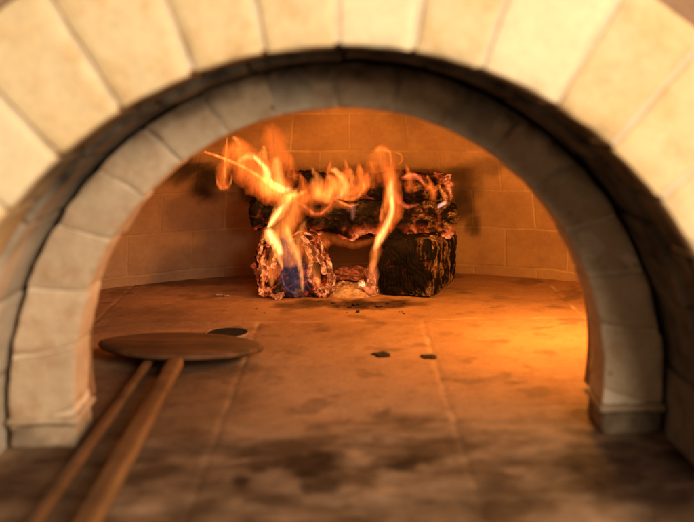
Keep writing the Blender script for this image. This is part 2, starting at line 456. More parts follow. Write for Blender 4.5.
# mouth arch
ma = empty('mouth_arch', (0, 1.15, 0), oven)
Y_M, D_M = 1.15, 0.070
CZ_I, R_I, CZ_O, R_O = 0.078, 0.300, 0.059, 0.371
def ring_soot(q):
    a = math.atan2(q[0] - CX_O, q[2] - CZ_I); r = math.hypot(q[0] - CX_O, q[2] - CZ_I)
    t = (r - R_I) / 0.06
    t = t * 0.06 / (0.043 + 0.02 * abs(math.sin(a)))
    s = sstep(0.48, 1.0, t + 0.15 * fbm(q, 30, 3, 7)) * sstep(R(-62), R(-22), a) * (1 - 0.92 * sstep(R(38), R(72), a)) * 0.97
    s = max(s, 0.26 * sstep(R(-45), R(-10), a) * (1 - 0.8 * sstep(R(45), R(72), a)))
    return max(0, min(1, s))
def ring_block(t0, t1, seed):
    # inner and outer circles have slightly different centres: the arch is thicker at its feet
    gap = 0.003
    size = ((t1 - t0) * 0.335 - gap, D_M, 1.0)
    jy = random.uniform(-0.0025, 0.0025); jr = random.uniform(-0.002, 0.002)
    def f(p):
        th = (t0 + t1) / 2 + p[0] / 0.335
        u = p[2] + 0.5
        pi = (R_I * math.sin(th), CZ_I + R_I * math.cos(th)); po = (R_O * math.sin(th), CZ_O + R_O * math.cos(th))
        return (CX_O + pi[0] + (po[0] - pi[0]) * u + jr * math.sin(th), Y_M + D_M / 2 + p[1] + jy, pi[1] + (po[1] - pi[1]) * u)
    # radial coordinate runs 0..1, so build with real thickness and rescale
    T = 0.062
    v, fc = rbox((size[0], size[1], T), 0.0028, (8, 7, 8), lambda p: f((p[0], p[1], p[2] / T)), 0.0022, seed, 30, 0.7)
    return obj('voussoir', v, fc, M_ring, ma, attrs={'soot_shade': [ring_soot(q) for q in v]})
ra = [-96.5, -83.5, -71.5, -59.5, -47.8, -37.0, -25.6, -13.6, -1.5, 10.5, 22.0, 34.0, 46.0, 58.3, 69.5, 81.0, 95.0]
for i in range(len(ra) - 1): ring_block(R(ra[i]), R(ra[i + 1]), 200 + 1.9 * i)
def ring_mortar():
    v, f = [], []; n = 110
    for i in range(n + 1):
        th = R(-98) + R(196) * i / n; s, c = math.sin(th), math.cos(th)
        for r, cz, yy in ((R_I + .002, CZ_I, Y_M + .0012), (R_O - .002, CZ_O, Y_M + .0012), (R_O - .002, CZ_O, Y_M + D_M - .003), (R_I + .002, CZ_I, Y_M + D_M - .003)):
            v.append((CX_O + r * s, yy, cz + r * c))
    for i in range(n):
        for k in range(4): f.append((i * 4 + k, i * 4 + (k + 1) % 4, i * 4 + 4 + (k + 1) % 4, i * 4 + 4 + k))
    obj('mortar', v, f, M_ringm, ma, smooth=False, attrs={'soot_shade': [ring_soot(q) * 1.1 for q in v]})
ring_mortar()
for s in (-1, 1):
    xc = CX_O + s * 0.333
    so = (lambda q: 0.5 + 0.4 * fbm(q, 20, 4, 3)) if s < 0 else (lambda q: 0.75 + 0.3 * fbm(q, 20, 4, 3))
    def mk(w, d, h, zc, b, seed, yo=0.0, so=so, xc=xc):
        v, fc = rbox((w, d, h), b, (8, 7, 4), lambda p: (xc + p[0], Y_M + D_M / 2 + p[1] + yo, zc + p[2]), 0.0022, seed, 35, 0.7)
        return v, fc
    v, fc = mk(0.070, 0.076, 0.026, 0.0125, 0.004, 300 + s)
    obj('footing', v, fc, M_ring, ma, attrs={'soot_shade': [max(0, min(1, so(q))) for q in v]})
    v, fc = mk(0.078, 0.084, 0.0085, 0.0305, 0.0032, 310 + s, -0.001)
    obj('ledge', v, fc, M_ring, ma, attrs={'soot_shade': [0.15 if s < 0 else 0.35] * len(v)})

# cooking chamber: oval brick dome plus the wall that carries the mouth
CY, AX, AY = 1.66, 0.68, 0.53
def dome():
    NA, NZ = 300, 110
    v, uvs, soot_shade, faces = [], [], [], []
    a0 = math.acos(-(CY - 1.222) / AY)         # where the oval meets the front wall
    per = 0.0; last = None; us = []
    for i in range(NA + 1):
        a = -a0 + 2 * a0 * i / NA
        p = (AX * math.sin(a), CY + AY * math.cos(a))
        if last: per += math.hypot(p[0] - last[0], p[1] - last[1])
        last = p; us.append(per)
    H = 0.60
    for k in range(NZ + 1):
        z = H * math.sin(math.pi / 2 * k / NZ) * 0.9995 - 0.01 * (k == 0)
        s = (1 - (max(0, z) / H) ** 2.3) ** (1 / 2.3)
        for i in range(NA + 1):
            a = -a0 + 2 * a0 * i / NA
            bx, by = AX * math.sin(a) * s, CY + AY * math.cos(a) * s
            q = Vector((bx, by, z))
            d = 0.004 * fbm(q, 8, 3, 2)
            v.append((bx - d * math.sin(a), max(1.2215, by - d * math.cos(a)), z)); uvs.append((us[i] + 0.03, z * 1.02 + 0.058))
            soot_shade.append(max(0, min(1, WALL_SHADE_SOOT(q))))
    n = NA + 1
    for k in range(NZ):
        for i in range(NA): faces.append((k * n + i, k * n + i + 1, (k + 1) * n + i + 1, (k + 1) * n + i))
    obj('chamber_wall', v, faces, M_chamber, oven, uv=uvs, attrs={'soot_shade': soot_shade})
def WALL_SHADE_SOOT(q):
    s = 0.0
    for px, py, rx, rz, st in LOG_SHADOWS:
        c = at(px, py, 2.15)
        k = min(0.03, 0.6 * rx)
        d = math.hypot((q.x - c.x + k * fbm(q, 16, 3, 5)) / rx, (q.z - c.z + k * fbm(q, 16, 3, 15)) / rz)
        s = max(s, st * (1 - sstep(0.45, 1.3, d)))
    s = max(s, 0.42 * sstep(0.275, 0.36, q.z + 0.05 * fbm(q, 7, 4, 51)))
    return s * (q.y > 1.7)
LOG_SHADOWS = [(463, 202, 0.026, 0.052, .9), (472, 224, 0.016, 0.028, .85), (488, 168, 0.060, 0.028, .5), (458, 178, .05, .03, .8), (226, 180, 0.075, 0.030, .95), (196, 170, 0.06, 0.030, .9), (248, 195, .03, .03, .8)]  # shadow of the top log, painted as dark blobs on the back wall
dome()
def front_wall():
    # inner face wall with the arched opening cut out
    v, f, uvs, n = [], [], [], 80
    for i in range(n + 1):
        th = R(-100) + R(200) * i / n; s, c = math.sin(th), math.cos(th)
        for r in (R_I + 0.012, 0.82):
            for yy in (Y_M + D_M + 0.003, Y_M + D_M + 0.06):
                if yy > Y_M + D_M + 0.01 and False: pass
                v.append((CX_O + r * s, yy, CZ_I + r * c)); uvs.append((r * th, r))
    for i in range(n):
        a, b = i * 4, i * 4 + 4
        f += [(a, a + 2, b + 2, b), (a + 1, b + 1, b + 3, a + 3), (a, b, b + 1, a + 1), (a + 2, a + 3, b + 3, b + 2)]
    obj('inner_front_wall', v, f, M_chamber, oven, smooth=False, uv=uvs, attrs={'soot_shade': [0.3] * len(v)})
front_wall()

# ------------------------------------------------------------------ logs
def log_mesh(name, p0, p1, section, seed, heatf, ashf, crack=0.006, rough=0.006, up=Vector((0, 0, 1)), na=120, nl=70, taper=0.0, groove=0.0):
    """section: list of (u, v) corners in metres (u sideways, v up)"""
    p0, p1 = Vector(p0), Vector(p1); ax = (p1 - p0); L = ax.length; ax.normalize()
    side = ax.cross(up).normalized(); upv = side.cross(ax).normalized()
    sec = [Vector((u, w)) for u, w in section]; m = len(sec)
    seglen = [(sec[(i + 1) % m] - sec[i]).length for i in range(m)]; tot = sum(seglen)
    prof = []
    for k in range(na):
        d = tot * k / na; i = 0
        while d > seglen[i]: d -= seglen[i]; i += 1
        prof.append(sec[i].lerp(sec[(i + 1) % m], d / seglen[i]))
    for _ in range(3):
        prof = [(prof[i - 1] + prof[i] * 2 + prof[(i + 1) % na]) / 4 for i in range(na)]
    def disp(p, nrm):
        d = rough * fbm(p, 16, 4, seed) * 1.4 + rough * 0.45 * fbm(p, 60, 4, seed + 5)
        q = Vector(p) + Vector((1, 1, 1)) * 0.006 * fbm(p, 35, 3, seed + 2)
        la = q.dot(ax); qq = q - ax * la
        dist = N.voronoi(qq * 46 + ax * (la * 26))[0]
        e = dist[1] - dist[0]
        c = 1 - sstep(0.0, 0.12, e)
        if groove: d -= abs(nrm.dot(ax)) * groove * (0.5 + 0.5 * math.sin(q.dot(side) * 1150 + 3 * fbm(q, 20, 2, 7)))
        return d - crack * c, c
    verts, heat, ash = [], [], []
    def put(p, nrm):
        d, c = disp(p, nrm); q = p + nrm * d
        verts.append(q); heat.append(max(0, min(1, heatf(q, c)))); ash.append(max(0, min(1, ashf(q, c))))
    rings = []
    ins = [1 - (i / 24) ** 1.3 * 0.985 for i in range(25)]
    def ring(pos, scale, nrm_end=None, wt=0.0):
        st = len(verts)
        for k in range(na):
            c = prof[k]; t0 = prof[k - 1]; t1 = prof[(k + 1) % na]
            tn = Vector((t1.y - t0.y, -(t1.x - t0.x))).normalized()
            nr = (side * tn.x + upv * tn.y)
            if nrm_end is not None: nr = (nr * (1 - wt) + nrm_end * wt).normalized()
            put(pos + side * c.x * scale + upv * c.y * scale, nr)
        rings.append(st)
    for s in ins[::-1]: ring(p0 - ax * 0.004 * (1 - s), s * 0.985, -ax, 1.0 if s < 1 else 0.6)
    for i in range(1, nl):
        t = i / nl; ring(p0 + ax * L * t, 1 - taper * t)
    for s in ins: ring(p1 + ax * 0.004 * (1 - s), s * 0.985 * (1 - taper), ax, 1.0 if s < 1 else 0.6)
    faces = []
    for a, b in zip(rings, rings[1:]):
        for k in range(na):
            k2 = (k + 1) % na
            faces.append((a + k, b + k, b + k2, a + k2))
    faces.append(tuple(rings[0] + k for k in range(na))); faces.append(tuple(rings[-1] + k for k in range(na))[::-1])
    return verts, faces, {'ember': heat, 'ash': ash}
def add_log(name, label, *a, **k):
    v, f, at_ = log_mesh(name, *a, **k)
    c = sum((Vector(q) for q in v), Vector()) / len(v); c.z = min(q[2] for q in v)
    t = empty(name, c); tag(t, label, 'log', 'logs burning on the fire')
    obj('charred_wood', v, f, M_char, t, attrs=at_)
    return t

fl = at(295, 297, 1.93); fl.z = 0
def heatA(q, c):
    r = sstep(0.010, 0.035, q.x - fl.x) + sstep(0.030, 0.050, fl.x - q.x) + 0.7 * sstep(0.075, 0.105, q.z)
    return c * 0.45 * (0.5 + fbm(q, 20, 3, 1)) + min(1, r) * sstep(-0.02, 0.22, fbm((q.x * 1.8, q.y, q.z * 0.8), 34, 4, 2)) * (1 - 0.7 * c) * 1.0
def ashA(q, c): return (1 - c) * sstep(0.0, 0.4, fbm(q, 40, 4, 12)) * 0.4
logA = add_log('split_log', 'short burning log end under the blue based flame', fl + Vector((0, 0, 0.055)), fl + Vector((-0.015, 0.19, 0.058)),
               [(-.066, -.050), (.062, -.054), (.070, -.01), (.045, .050), (-.03, .057), (-.068, .03)], 1.0, heatA, ashA, 0.007, 0.009)
fb = at(405, 294, 1.925); fb.z = 0
bx_ = fb + Vector((0, 0, 0.0575))
dirB = Vector((0.062, 0.175, 0))
cornerB = at(432, 265, 1.93).x
def heatB(q, c): return 0.20 * c * sstep(0.2, 0.5, fbm(q, 30, 2, 9))
def ashB(q, c):
    # drips of pale ash down the right edge of the front end and round onto the side
    along = (q - bx_).dot(dirB.normalized()); sd = (q - bx_).dot(Vector((dirB.y, -dirB.x, 0)).normalized())
    n = fbm((q.x * 1.3, q.y * 1.3, q.z * 0.40), 52, 5, 33)
    edge = sstep(0.006, 0.05, sd)
    s = sstep(0.10, 0.22, n + 0.30 * edge - 0.30 - 0.9 * max(0, along - 0.05)) * edge
    low = (1 - sstep(0.004, 0.02, q.z)) * sstep(0.1, 0.3, fbm(q, 70, 3, 8)) * 0.9
    return max(s, low) * (1 - 0.5 * c)
logB = add_log('split_log', 'square black charred log end, right of the ember bed', bx_, bx_ + dirB,
               [(-.056, -.056), (.056, -.056), (.058, .030), (.048, .056), (-.054, .057)], 2.0, heatB, ashB, 0.0022, 0.0040, groove=0.0034)
cL, cR = at(254, 214, 2.0), at(452, 220, 2.0)
def heatC(q, c):
    low = 1 - sstep(0.105, 0.135, q.z)
    return 0.85 * low * sstep(-0.15, 0.3, fbm(q, 18, 3, 3)) + 0.30 * c * sstep(0.05, 0.4, fbm(q, 14, 3, 4))
def ashC(q, c):
    r = sstep(0.10, 0.19, q.x)
    return sstep(0.05, 0.3, fbm(q, 58, 5, 6) + 0.20 * r - 0.13) * (1 - c) * (0.12 + 0.88 * r)
logC = add_log('split_log', 'long black log lying across the two burning log ends', cL + Vector((0, 0, 0.0)), cR + Vector((0, 0.02, -0.004)),
               [(-.038, -.028), (-.005, -.036), (.034, -.026), (.040, .012), (.012, .036), (-.03, .030)], 3.0, heatC, ashC, 0.007, 0.010, nl=130)
dL, dR = at(284, 189, 2.07), at(450, 192, 2.07)
def heatD(q, c): return 0.35 * c * sstep(0.1, 0.4, fbm(q, 14, 3, 14)) + 0.7 * sstep(0.16, 0.2, q.x) * sstep(0.1, 0.35, fbm(q, 30, 3, 5))
def ashD(q, c):
    r = sstep(0.08, 0.17, q.x)
    return sstep(0.1, 0.32, fbm(q, 58, 5, 26) + 0.14 * r - 0.05) * (1 - c) * (0.08 + 0.92 * r)
logD = add_log('split_log', 'topmost black log against the back wall, behind the flames', dL, dR,
               [(-.045, -.03), (0, -.044), (.045, -.03), (.045, .02), (.01, .038), (-.035, .036)], 4.0, heatD, ashD, 0.007, 0.009, nl=110)

# curling, glowing strips of bark on the left log end
def strip(pts, widths, thick, mat, parent, name, seed, y):
    P = [at(a, b, y + dy) for a, b, dy in pts]
    V, F = [], []; n = 26; S = 10
    def cr(t):
        t = t * (len(P) - 1); i = min(int(t), len(P) - 2); u = t - i
        p0, p1, p2, p3 = P[max(0, i - 1)], P[i], P[i + 1], P[min(len(P) - 1, i + 2)]
        w = widths[i] * (1 - u) + widths[i + 1] * u
        return 0.5 * ((2 * p1) + (p2 - p0) * u + (2 * p0 - 5 * p1 + 4 * p2 - p3) * u * u + (3 * p1 - p0 - 3 * p2 + p3) * u ** 3), w
    for i in range(n + 1):
        c, w = cr(i / n); c2, _ = cr(min(1, i / n + 0.02)); c1, _ = cr(max(0, i / n - 0.02))
        tg = (c2 - c1).normalized(); sd = tg.cross(Vector((0, 1, 0))).normalized(); dp = sd.cross(tg)
        w = w / 523 / 2 * (1 + 0.7 * fbm(c, 45, 2, seed + 4))
        for k in range(S):
            a = 2 * math.pi * k / S
            q = c + sd * math.cos(a) * w + dp * math.sin(a) * thick
            V.append(q + (sd + dp) * 0.0028 * fbm(q, 50, 3, seed))
    for i in range(n):
        for k in range(S): F.append((i * S + k, i * S + (k + 1) % S, i * S + S + (k + 1) % S, i * S + S + k))
    F.append(tuple(range(S))[::-1]); F.append(tuple(n * S + k for k in range(S)))
    return obj(name, V, F, mat, parent)
for i, (pts, w) in enumerate([
        ([(302, 236, 0), (308, 246, -.012), (315, 256, -.014), (321, 262, -.006)], (4, 9, 9, 3)),
        ([(311, 262, 0), (316, 257, -.012), (321, 262, -.016), (325, 274, -.010)], (3, 5, 6, 4)),
        ([(326, 262, 0), (331, 275, -.010), (333, 286, -.006)], (4, 9, 6)),
        ([(313, 294, 0), (322, 290, -.014), (330, 289, -.012), (334, 293, 0)], (3, 5, 5, 3)),
        ([(311, 262, -.004), (309, 274, -.014), (312, 284, -.01)], (3, 4, 3)),
        ([(263, 256, 0), (264, 268, -.014), (262, 280, -.014), (261, 294, -.004)], (5, 6, 5, 3)),
        ([(262, 243, 0), (259, 252, -.010), (257, 258, 0)], (3, 4, 2)),
        ([(274, 246, 0), (276, 258, -.012), (272, 268, -.004)], (3, 5, 3)),
        ([(279, 266, 0), (277, 275, -.012), (273, 279, 0)], (7, 9, 5)),
        ([(252, 264, .01), (256, 272, 0), (258, 280, .01)], (6, 8, 5)),
        ([(268, 292, -.01), (276, 297, -.02), (284, 294, -.01)], (4, 5, 3))]):
    strip(pts, [v * 1.05 for v in w], 0.0014, M_glow if i not in (8, 9) else M_ember, logA, 'glowing_bark', i * 2.0, 1.932)

# ------------------------------------------------------------------ ash bed, embers, crumbs
def mound():
    c = at(353, 290, 1.95); v, f, h = [], [], []; n, m = 60, 26
    for j in range(m + 1):
        for i in range(n):
            a = 2 * math.pi * i / n; r = j / m
            x = c.x + 0.060 * r * math.cos(a); y = 1.985 + 0.070 * r * math.sin(a)
            p = Vector((x, y, 0))
            z = 0.013 * (1 - r ** 2.5) * (1 + 0.5 * fbm(p, 40, 4, 2)) + 0.004 * fbm(p, 120, 3, 3) - 0.002 * (j == m)
            v.append((x, y, max(z, -0.002))); h.append(0.9 * sstep(0.20, 0.55, fbm(p, 90, 4, 9)))
    for j in range(m):
        for i in range(n): f.append((j * n + i, (j + 1) * n + i, (j + 1) * n + (i + 1) % n, j * n + (i + 1) % n))
    o = obj('ash_bed', v, f, M_ash, attrs={'ember': h})
    tag(o, 'pale bed of ash and embers between the two burning log ends', 'ash', None, 'stuff')
mound()
def lump(name, c, s, seed, mat, rot=0.0, flat=1.0):
    """an irregular broken piece"""
    c = Vector(c); V, F = [], []; n, m = 18, 11
    for j in range(m + 1):
        ph = math.pi * j / m
        for i in range(n):
            a = 2 * math.pi * i / n
            d = Vector((math.sin(ph) * math.cos(a), math.sin(ph) * math.sin(a), math.cos(ph)))
            mx = max(abs(t) for t in d); d2 = d.lerp(d / mx, 0.45)
            k = 1 + 0.75 * fbm(d * 1.5, 1.0, 4, seed)
            q = Vector((d2.x * s[0] * k, d2.y * s[1] * k, d2.z * s[2] * k))
            cr, sr = math.cos(rot), math.sin(rot)
            V.append(c + Vector((q.x * cr - q.y * sr, q.x * sr + q.y * cr, max(q.z, -s[2] * 0.85))))
    for j in range(m):
        for i in range(n): F.append((j * n + i, (j + 1) * n + i, (j + 1) * n + (i + 1) % n, j * n + (i + 1) % n))
    z = len(V)
    o = obj(name, [q - c for q in V], F, mat, attrs={'ember': [0.0] * z, 'ash': [0.15] * z}); o.location = c
    return o
p = at(350, 274, 2.03); tag(lump('ember', (p.x, 2.03, p.z), (0.036, 0.02, 0.011), 3, M_ember, 0.1), 'long dull red ember lying across the back of the ash bed', 'ember', 'embers between the logs')
p = at(362, 284, 1.945); tag(lump('ember', (p.x, 1.945, p.z), (0.0055, 0.006, 0.006), 5, M_hot), 'tiny white hot ember beside the square black log', 'ember', 'embers between the logs')
p = at(371, 283, 1.93); tag(lump('ember', (p.x, 1.935, 0.018), (0.009, 0.009, 0.017), 8, M_glow), 'upright glowing ember leaning on the square black log', 'ember', 'embers between the logs')
for (px, py, sx, sy, lab) in ((381, 355, .0125, .013, 'flat black charcoal flake on bare hearth, left of the slab joint'), (428, 357, .0085, .010, 'small dark charcoal flake sitting on the slab joint')):
    p = on_floor(px, py); tag(lump('charcoal_flake', (p.x, p.y, 0.0008), (sx, sy, 0.0011), px, M_char, 0.3), lab, 'charcoal', 'charcoal flakes on the hearth')
crumbs = [(344, 303), (349, 306), (356, 304), (362, 308), (367, 304), (372, 309), (379, 306), (386, 308), (391, 310), (396, 305), (340, 300), (330, 303), (389, 302), (401, 311),
          (318, 302), (306, 305), (243, 324), (246, 331)]
rc = random.Random(3)
crumbs = [(rc.gauss(366, 20), 303 + abs(rc.gauss(0, 4.5))) for _ in range(30)] + [(318, 302), (306, 305), (243, 324), (246, 331), (402, 312), (333, 304)]
for i, (px, py) in enumerate(crumbs):
    p = on_floor(px, py); s = 0.0008 + 0.0022 * rc.random() ** 2.5
    tag(lump('charcoal_crumb', (p.x, p.y, s * 0.5), (s * 1.3, s * 1.1, s * .5), i * 3.3, M_char, i), 'tiny black charcoal crumb scattered on the hearth in front of the fire', 'charcoal crumb', 'charcoal crumbs before the fire')
for i, (px, py, s, lab) in enumerate(((219, 296, .007, 'largest pale ash flake on the hearth left of the fire'), (226, 296.5, .005, 'second pale ash flake, just right of the largest one'),
                                      (258, 309, .0030, 'tiny pale ash flake below the left log'), (266, 313, .0032, 'thin pale ash sliver in front of the left log'))):
    p = on_floor(px, py)
    tag(lump('ash_flake', (p.x, p.y, s * 0.35), (s * 1.1, s * 0.7, s * .3), 50 + i, M_ash, 0.2 * i), lab, 'ash flake', 'ash flakes left of the fire')

# ------------------------------------------------------------------ wooden peel and the other tool
def rod(name, p0, p1, r0, r1, mat, parent, flat=1.0, n=16, seg=40, seed=0):
    p0, p1 = Vector(p0), Vector(p1); ax = (p1 - p0).normalized(); sd = ax.cross(Vector((0, 0, 1))).normalized(); up = sd.cross(ax)
    V, F = [], []
    ts = [0, 0.004, 0.012] + [0.012 + 0.976 * i / seg for i in range(1, seg)] + [0.988, 0.996, 1]
    for q, t in enumerate(ts):
        r = r0 + (r1 - r0) * t
        if q in (0, len(ts) - 1): r *= 0.72
        elif q in (1, len(ts) - 2): r *= 0.93
        c = p0.lerp(p1, t)
        for k in range(n):
            a = 2 * math.pi * k / n; ca, sa = math.cos(a), math.sin(a)
            e = 2 / 2.9
            u = math.copysign(abs(ca) ** e, ca); w = math.copysign(abs(sa) ** e, sa)
            V.append(c + sd * u * r + up * w * r * flat + up * 0.0006 * fbm(c, 20, 2, seed))
    for i in range(len(ts) - 1):
        for k in range(n): F.append((i * n + k, i * n + (k + 1) % n, i * n + n + (k + 1) % n, i * n + n + k))
    F.append(tuple(range(n))[::-1]); F.append(tuple((len(ts) - 1) * n + k for k in range(n)))
    return obj(name, V, F, mat, parent)
bc = on_floor(181, 359)
peel = empty('pizza_peel', (bc.x, bc.y, 0))
tag(peel, 'wooden peel with scorched oval blade and thick handle lying on the hearth', 'peel')
def blade():
    V, F = [], []; n = 72; A, B = 0.122, 0.082; th = 0.011; tilt = R(3.0)
    prof = [(0.0, th), (0.45, th), (0.80, th), (0.93, th * 0.96), (0.985, th * 0.80), (1.0, th * 0.5), (0.985, th * 0.2), (0.93, 0.0), (0.5, 0.0), (0.0, 0.0)]
    for s, z in prof:
        for k in range(n):
            a = 2 * math.pi * k / n; ca, sa = math.cos(a), math.sin(a)
            e = 2 / 2.0
            x = A * s * math.copysign(abs(ca) ** 1.0, ca); y = B * s * math.copysign(abs(sa) ** 1.22, sa)
            q = Vector((x, y, z))
            # yaw and tilt of the blade
            yy = y * math.cos(tilt); zz = z + (0.010 if True else 0) - y * math.sin(tilt) - x * 0.030
            r = R(-5.0)
            V.append((bc.x + x * math.cos(r) - yy * math.sin(r), bc.y + x * math.sin(r) + yy * math.cos(r), zz + 0.004))
    for j in range(len(prof) - 1):
        for k in range(n): F.append((j * n + k, (j + 1) * n + k, (j + 1) * n + (k + 1) % n, j * n + (k + 1) % n))
    return obj('blade', V, F, M_blade, peel)
blade()
def near(px, py, dist, h):
    """point seen at px whose height above the hearth is h, py decides the distance"""
    D = FPX * (HC - h) / (py - HOR); X = (px - CX) / FPX * D
    return Vector((X * CA + D * SA, -X * SA + D * CA, h))
h0 = near(176, 362, 0, 0.020); h1 = near(90, 519, 0, 0.020)
h2 = h0 + (h1 - h0) * 1.75
rod('handle', h0, h2, 0.0118, 0.0108, M_handle, peel, 0.72)
g0 = near(152, 357, 0, 0.010); g1 = near(38, 519, 0, 0.016)
tool = empty('tool_handle', (g1.x, g1.y, 0)); tag(tool, 'thin dark wooden tool pole running under the peel blade, left of its handle', 'tool pole')
rod('pole', g0, g0 + (g1 - g0) * 1.75, 0.0066, 0.0070, M_handle2, tool, 0.9)
rod('ferrule', g0 + (g0 - g1).normalized() * 0.035, g0 + (g1 - g0).normalized() * 0.002, 0.0072, 0.0080, M_iron, tool, 0.9)
dc = on_floor(227, 335.5)
dish = empty('iron_plate', (dc.x, dc.y, 0)); tag(dish, 'small flat round black iron plate half hidden behind the peel blade', 'plate')
def disc(name, r, prof, mat, parent, n=48):
    V, F = [], []
    for rr, z in prof:
        for k in range(n):
            a = 2 * math.pi * k / n; V.append((dc.x + rr * math.cos(a) * r, dc.y + rr * math.sin(a) * r * 1.0, z))
    for j in range(len(prof) - 1):
        for k in range(n): F.append((j * n + k, (j + 1) * n + k, (j + 1) * n + (k + 1) % n, j * n + (k + 1) % n))
    return obj(name, V, F, mat, parent)
disc('plate', 0.034, [(0.96, 0.0045), (0.9, 0.0040), (0.7, 0.0034), (0.0, 0.0034)], M_iron, dish)
disc('rim', 0.034, [(0.95, 0.0046), (0.98, 0.0056), (1.01, 0.0056), (1.03, 0.004), (1.0, 0.0)], M_rim, dish)

# ------------------------------------------------------------------ flames: closed bodies of glowing gas
ORANGE, AMBER, YELLOW, WHITE, PINK, BLUE, DEEP = (1.0, .215, .028), (1.0, .31, .05), (1.0, .44, .10), (1.0, .60, .24), (1.0, .20, .07), (.19, .15, .25), (1.0, .15, .015)
def tongue(parent, name, pts, y, color, peak, flat=0.75, seed=0.0, bow=0.0, wide=1.04, fl_=0, nscale=0, tail=0.22, head=0.22):
    """nested shells of glowing gas; pts: (px, py, width px) along the tongue, peak: radiance through its middle"""
    m = len(pts); n = 12 * (m - 1); S = 20
    P = [at(a, b, y) for a, b, w in pts]; W = [w * wide / 523 / 2 for a, b, w in pts]
    def cr(A, t):
        t = t * (m - 1); i = min(int(t), m - 2); u = t - i
        p0, p1, p2, p3 = A[max(0, i - 1)], A[i], A[i + 1], A[min(m - 1, i + 2)]
        return 0.5 * ((2 * p1) + (p2 - p0) * u + (2 * p0 - 5 * p1 + 4 * p2 - p3) * u * u + (3 * p1 - p0 - 3 * p2 + p3) * u ** 3)
    wm = max(W); NS = max(4, min(10, int(wm * 523 * 0.75)))
    V, F, glow, hot = [], [], [], []
    for q in range(NS):
        sc = (1 - q / NS) ** 0.9
        st = len(V); lo_, hi_ = 0.10 * q / NS, 1 - 0.16 * q / NS
        for i in range(n + 1):
            t = lo_ + (hi_ - lo_) * i / n; c = cr(P, t); c1 = cr(P, max(0, t - .02)); c2 = cr(P, min(1, t + .02)); w = max(0.0005, cr(W, t))
            tg = (c2 - c1).normalized(); sd = tg.cross(Vector((0, 1, 0))).normalized(); dp = sd.cross(tg)
            c = c + Vector((0, 0.012 * math.sin(t * 3.3 + seed) + bow * math.sin(math.pi * t), 0))
            # the hot axis wanders inside the tongue
            c = c + sd * w * 0.42 * (1 - sc) * N.noise(Vector((t * m * 0.6, seed, 1.7))) * 1.3
            fade = sstep(0, tail, t + 0.02) * sstep(0, head, 1.02 - t)
            for k in range(S):
                a = 2 * math.pi * k / S
                wob = 1 + 0.38 * fbm((c.x * 55 + math.cos(a) * 0.6, seed + c.y * 20 + math.sin(a) * 0.6, c.z * 26), 1, 3, seed) * (0.4 + 0.6 * sc)
                g = w * sc * max(0.15, wob)
                V.append(c + sd * math.cos(a) * g + dp * math.sin(a) * g * flat)
                glow.append(1.8 * peak * fade / (2 * NS)); hot.append(1 - sc)
        for i in range(n):
            for k in range(S): F.append((st + i * S + k, st + i * S + (k + 1) % S, st + i * S + S + (k + 1) % S, st + i * S + S + k))
    return obj(name, V, F, flame_mat(color, EDGE.get(color, color)), parent, attrs={'glow': glow, 'hot': hot})
EDGE = {ORANGE: (1.0, .13, .012), AMBER: (1.0, .19, .025), YELLOW: (1.0, .27, .045), WHITE: (1.0, .38, .085), PINK: (1.0, .12, .03)}
def flame(label, px, py, y, tongues):
    c = at(px, py, y); f = empty('flame', c); tag(f, label, 'flame', 'flames of the log fire')
    for i, tg in enumerate(tongues):
        kw = tg[5] if len(tg) > 5 else {}
        kw.setdefault('seed', px * 0.37 + i * 1.9)
        tongue(f, tg[0], tg[1], y + tg[2], tg[3], tg[4], **kw)
    return f
T, C = 'flame_tongue', 'flame_core'
flame('tall ragged orange flame at the upper left with a hanging curl', 265, 195, 1.95, [
    (T, [(296, 203, 10), (280, 192, 30), (264, 182, 38), (250, 168, 34), (241, 152, 24), (233, 136, 6)], 0, ORANGE, .75),
    (T, [(300, 200, 8), (284, 194, 22), (270, 186, 24), (262, 176, 14)], -.006, AMBER, .60),
    (T, [(270, 198, 20), (266, 182, 18), (262, 162, 14), (264, 146, 3)], -.01, AMBER, .5),
    (C, [(294, 190, 4), (280, 188, 9), (269, 180, 8), (267, 170, 6), (258, 160, 5), (252, 153, 2)], -.012, WHITE, 1.15),
    (C, [(290, 194, 4), (270, 184, 5), (250, 171, 4), (226, 160, 3.5), (201, 151, 2.5)], -.02, AMBER, .75, dict(head=.1)),
    (T, [(241, 150, 8), (231, 150, 15), (226, 164, 15), (224, 178, 14), (225, 190, 9)], 0, ORANGE, .50, dict(head=.08)),
    (C, [(227, 136, 2), (226, 160, 3), (225, 180, 2)], -.01, AMBER, .35),
    (C, [(217, 172, 2), (219, 184, 4), (225, 188, 5), (230, 183, 4), (231, 172, 2)], -.005, AMBER, .34),
    (C, [(236, 164, 4), (246, 157, 8), (255, 158, 7), (262, 166, 3)], -.008, YELLOW, .55),
    (C, [(240, 146, 3), (237, 140, 5), (233, 136, 4)], -.004, AMBER, .45),
])
flame('tall faint orange plume rising behind the ragged upper left flame', 278, 190, 2.01, [
    (T, [(286, 198, 26), (280, 175, 32), (277, 155, 30), (273, 138, 24), (268, 122, 10)], 0, ORANGE, .36),
    (T, [(280, 192, 12), (278, 172, 12), (276, 156, 5)], -.02, YELLOW, .55),
    (C, [(266, 160, 3), (265, 152, 4), (263, 145, 2)], -.02, AMBER, .4),
    (T, [(298, 185, 10), (291, 168, 12), (286, 150, 8)], .01, ORANGE, .22),
])
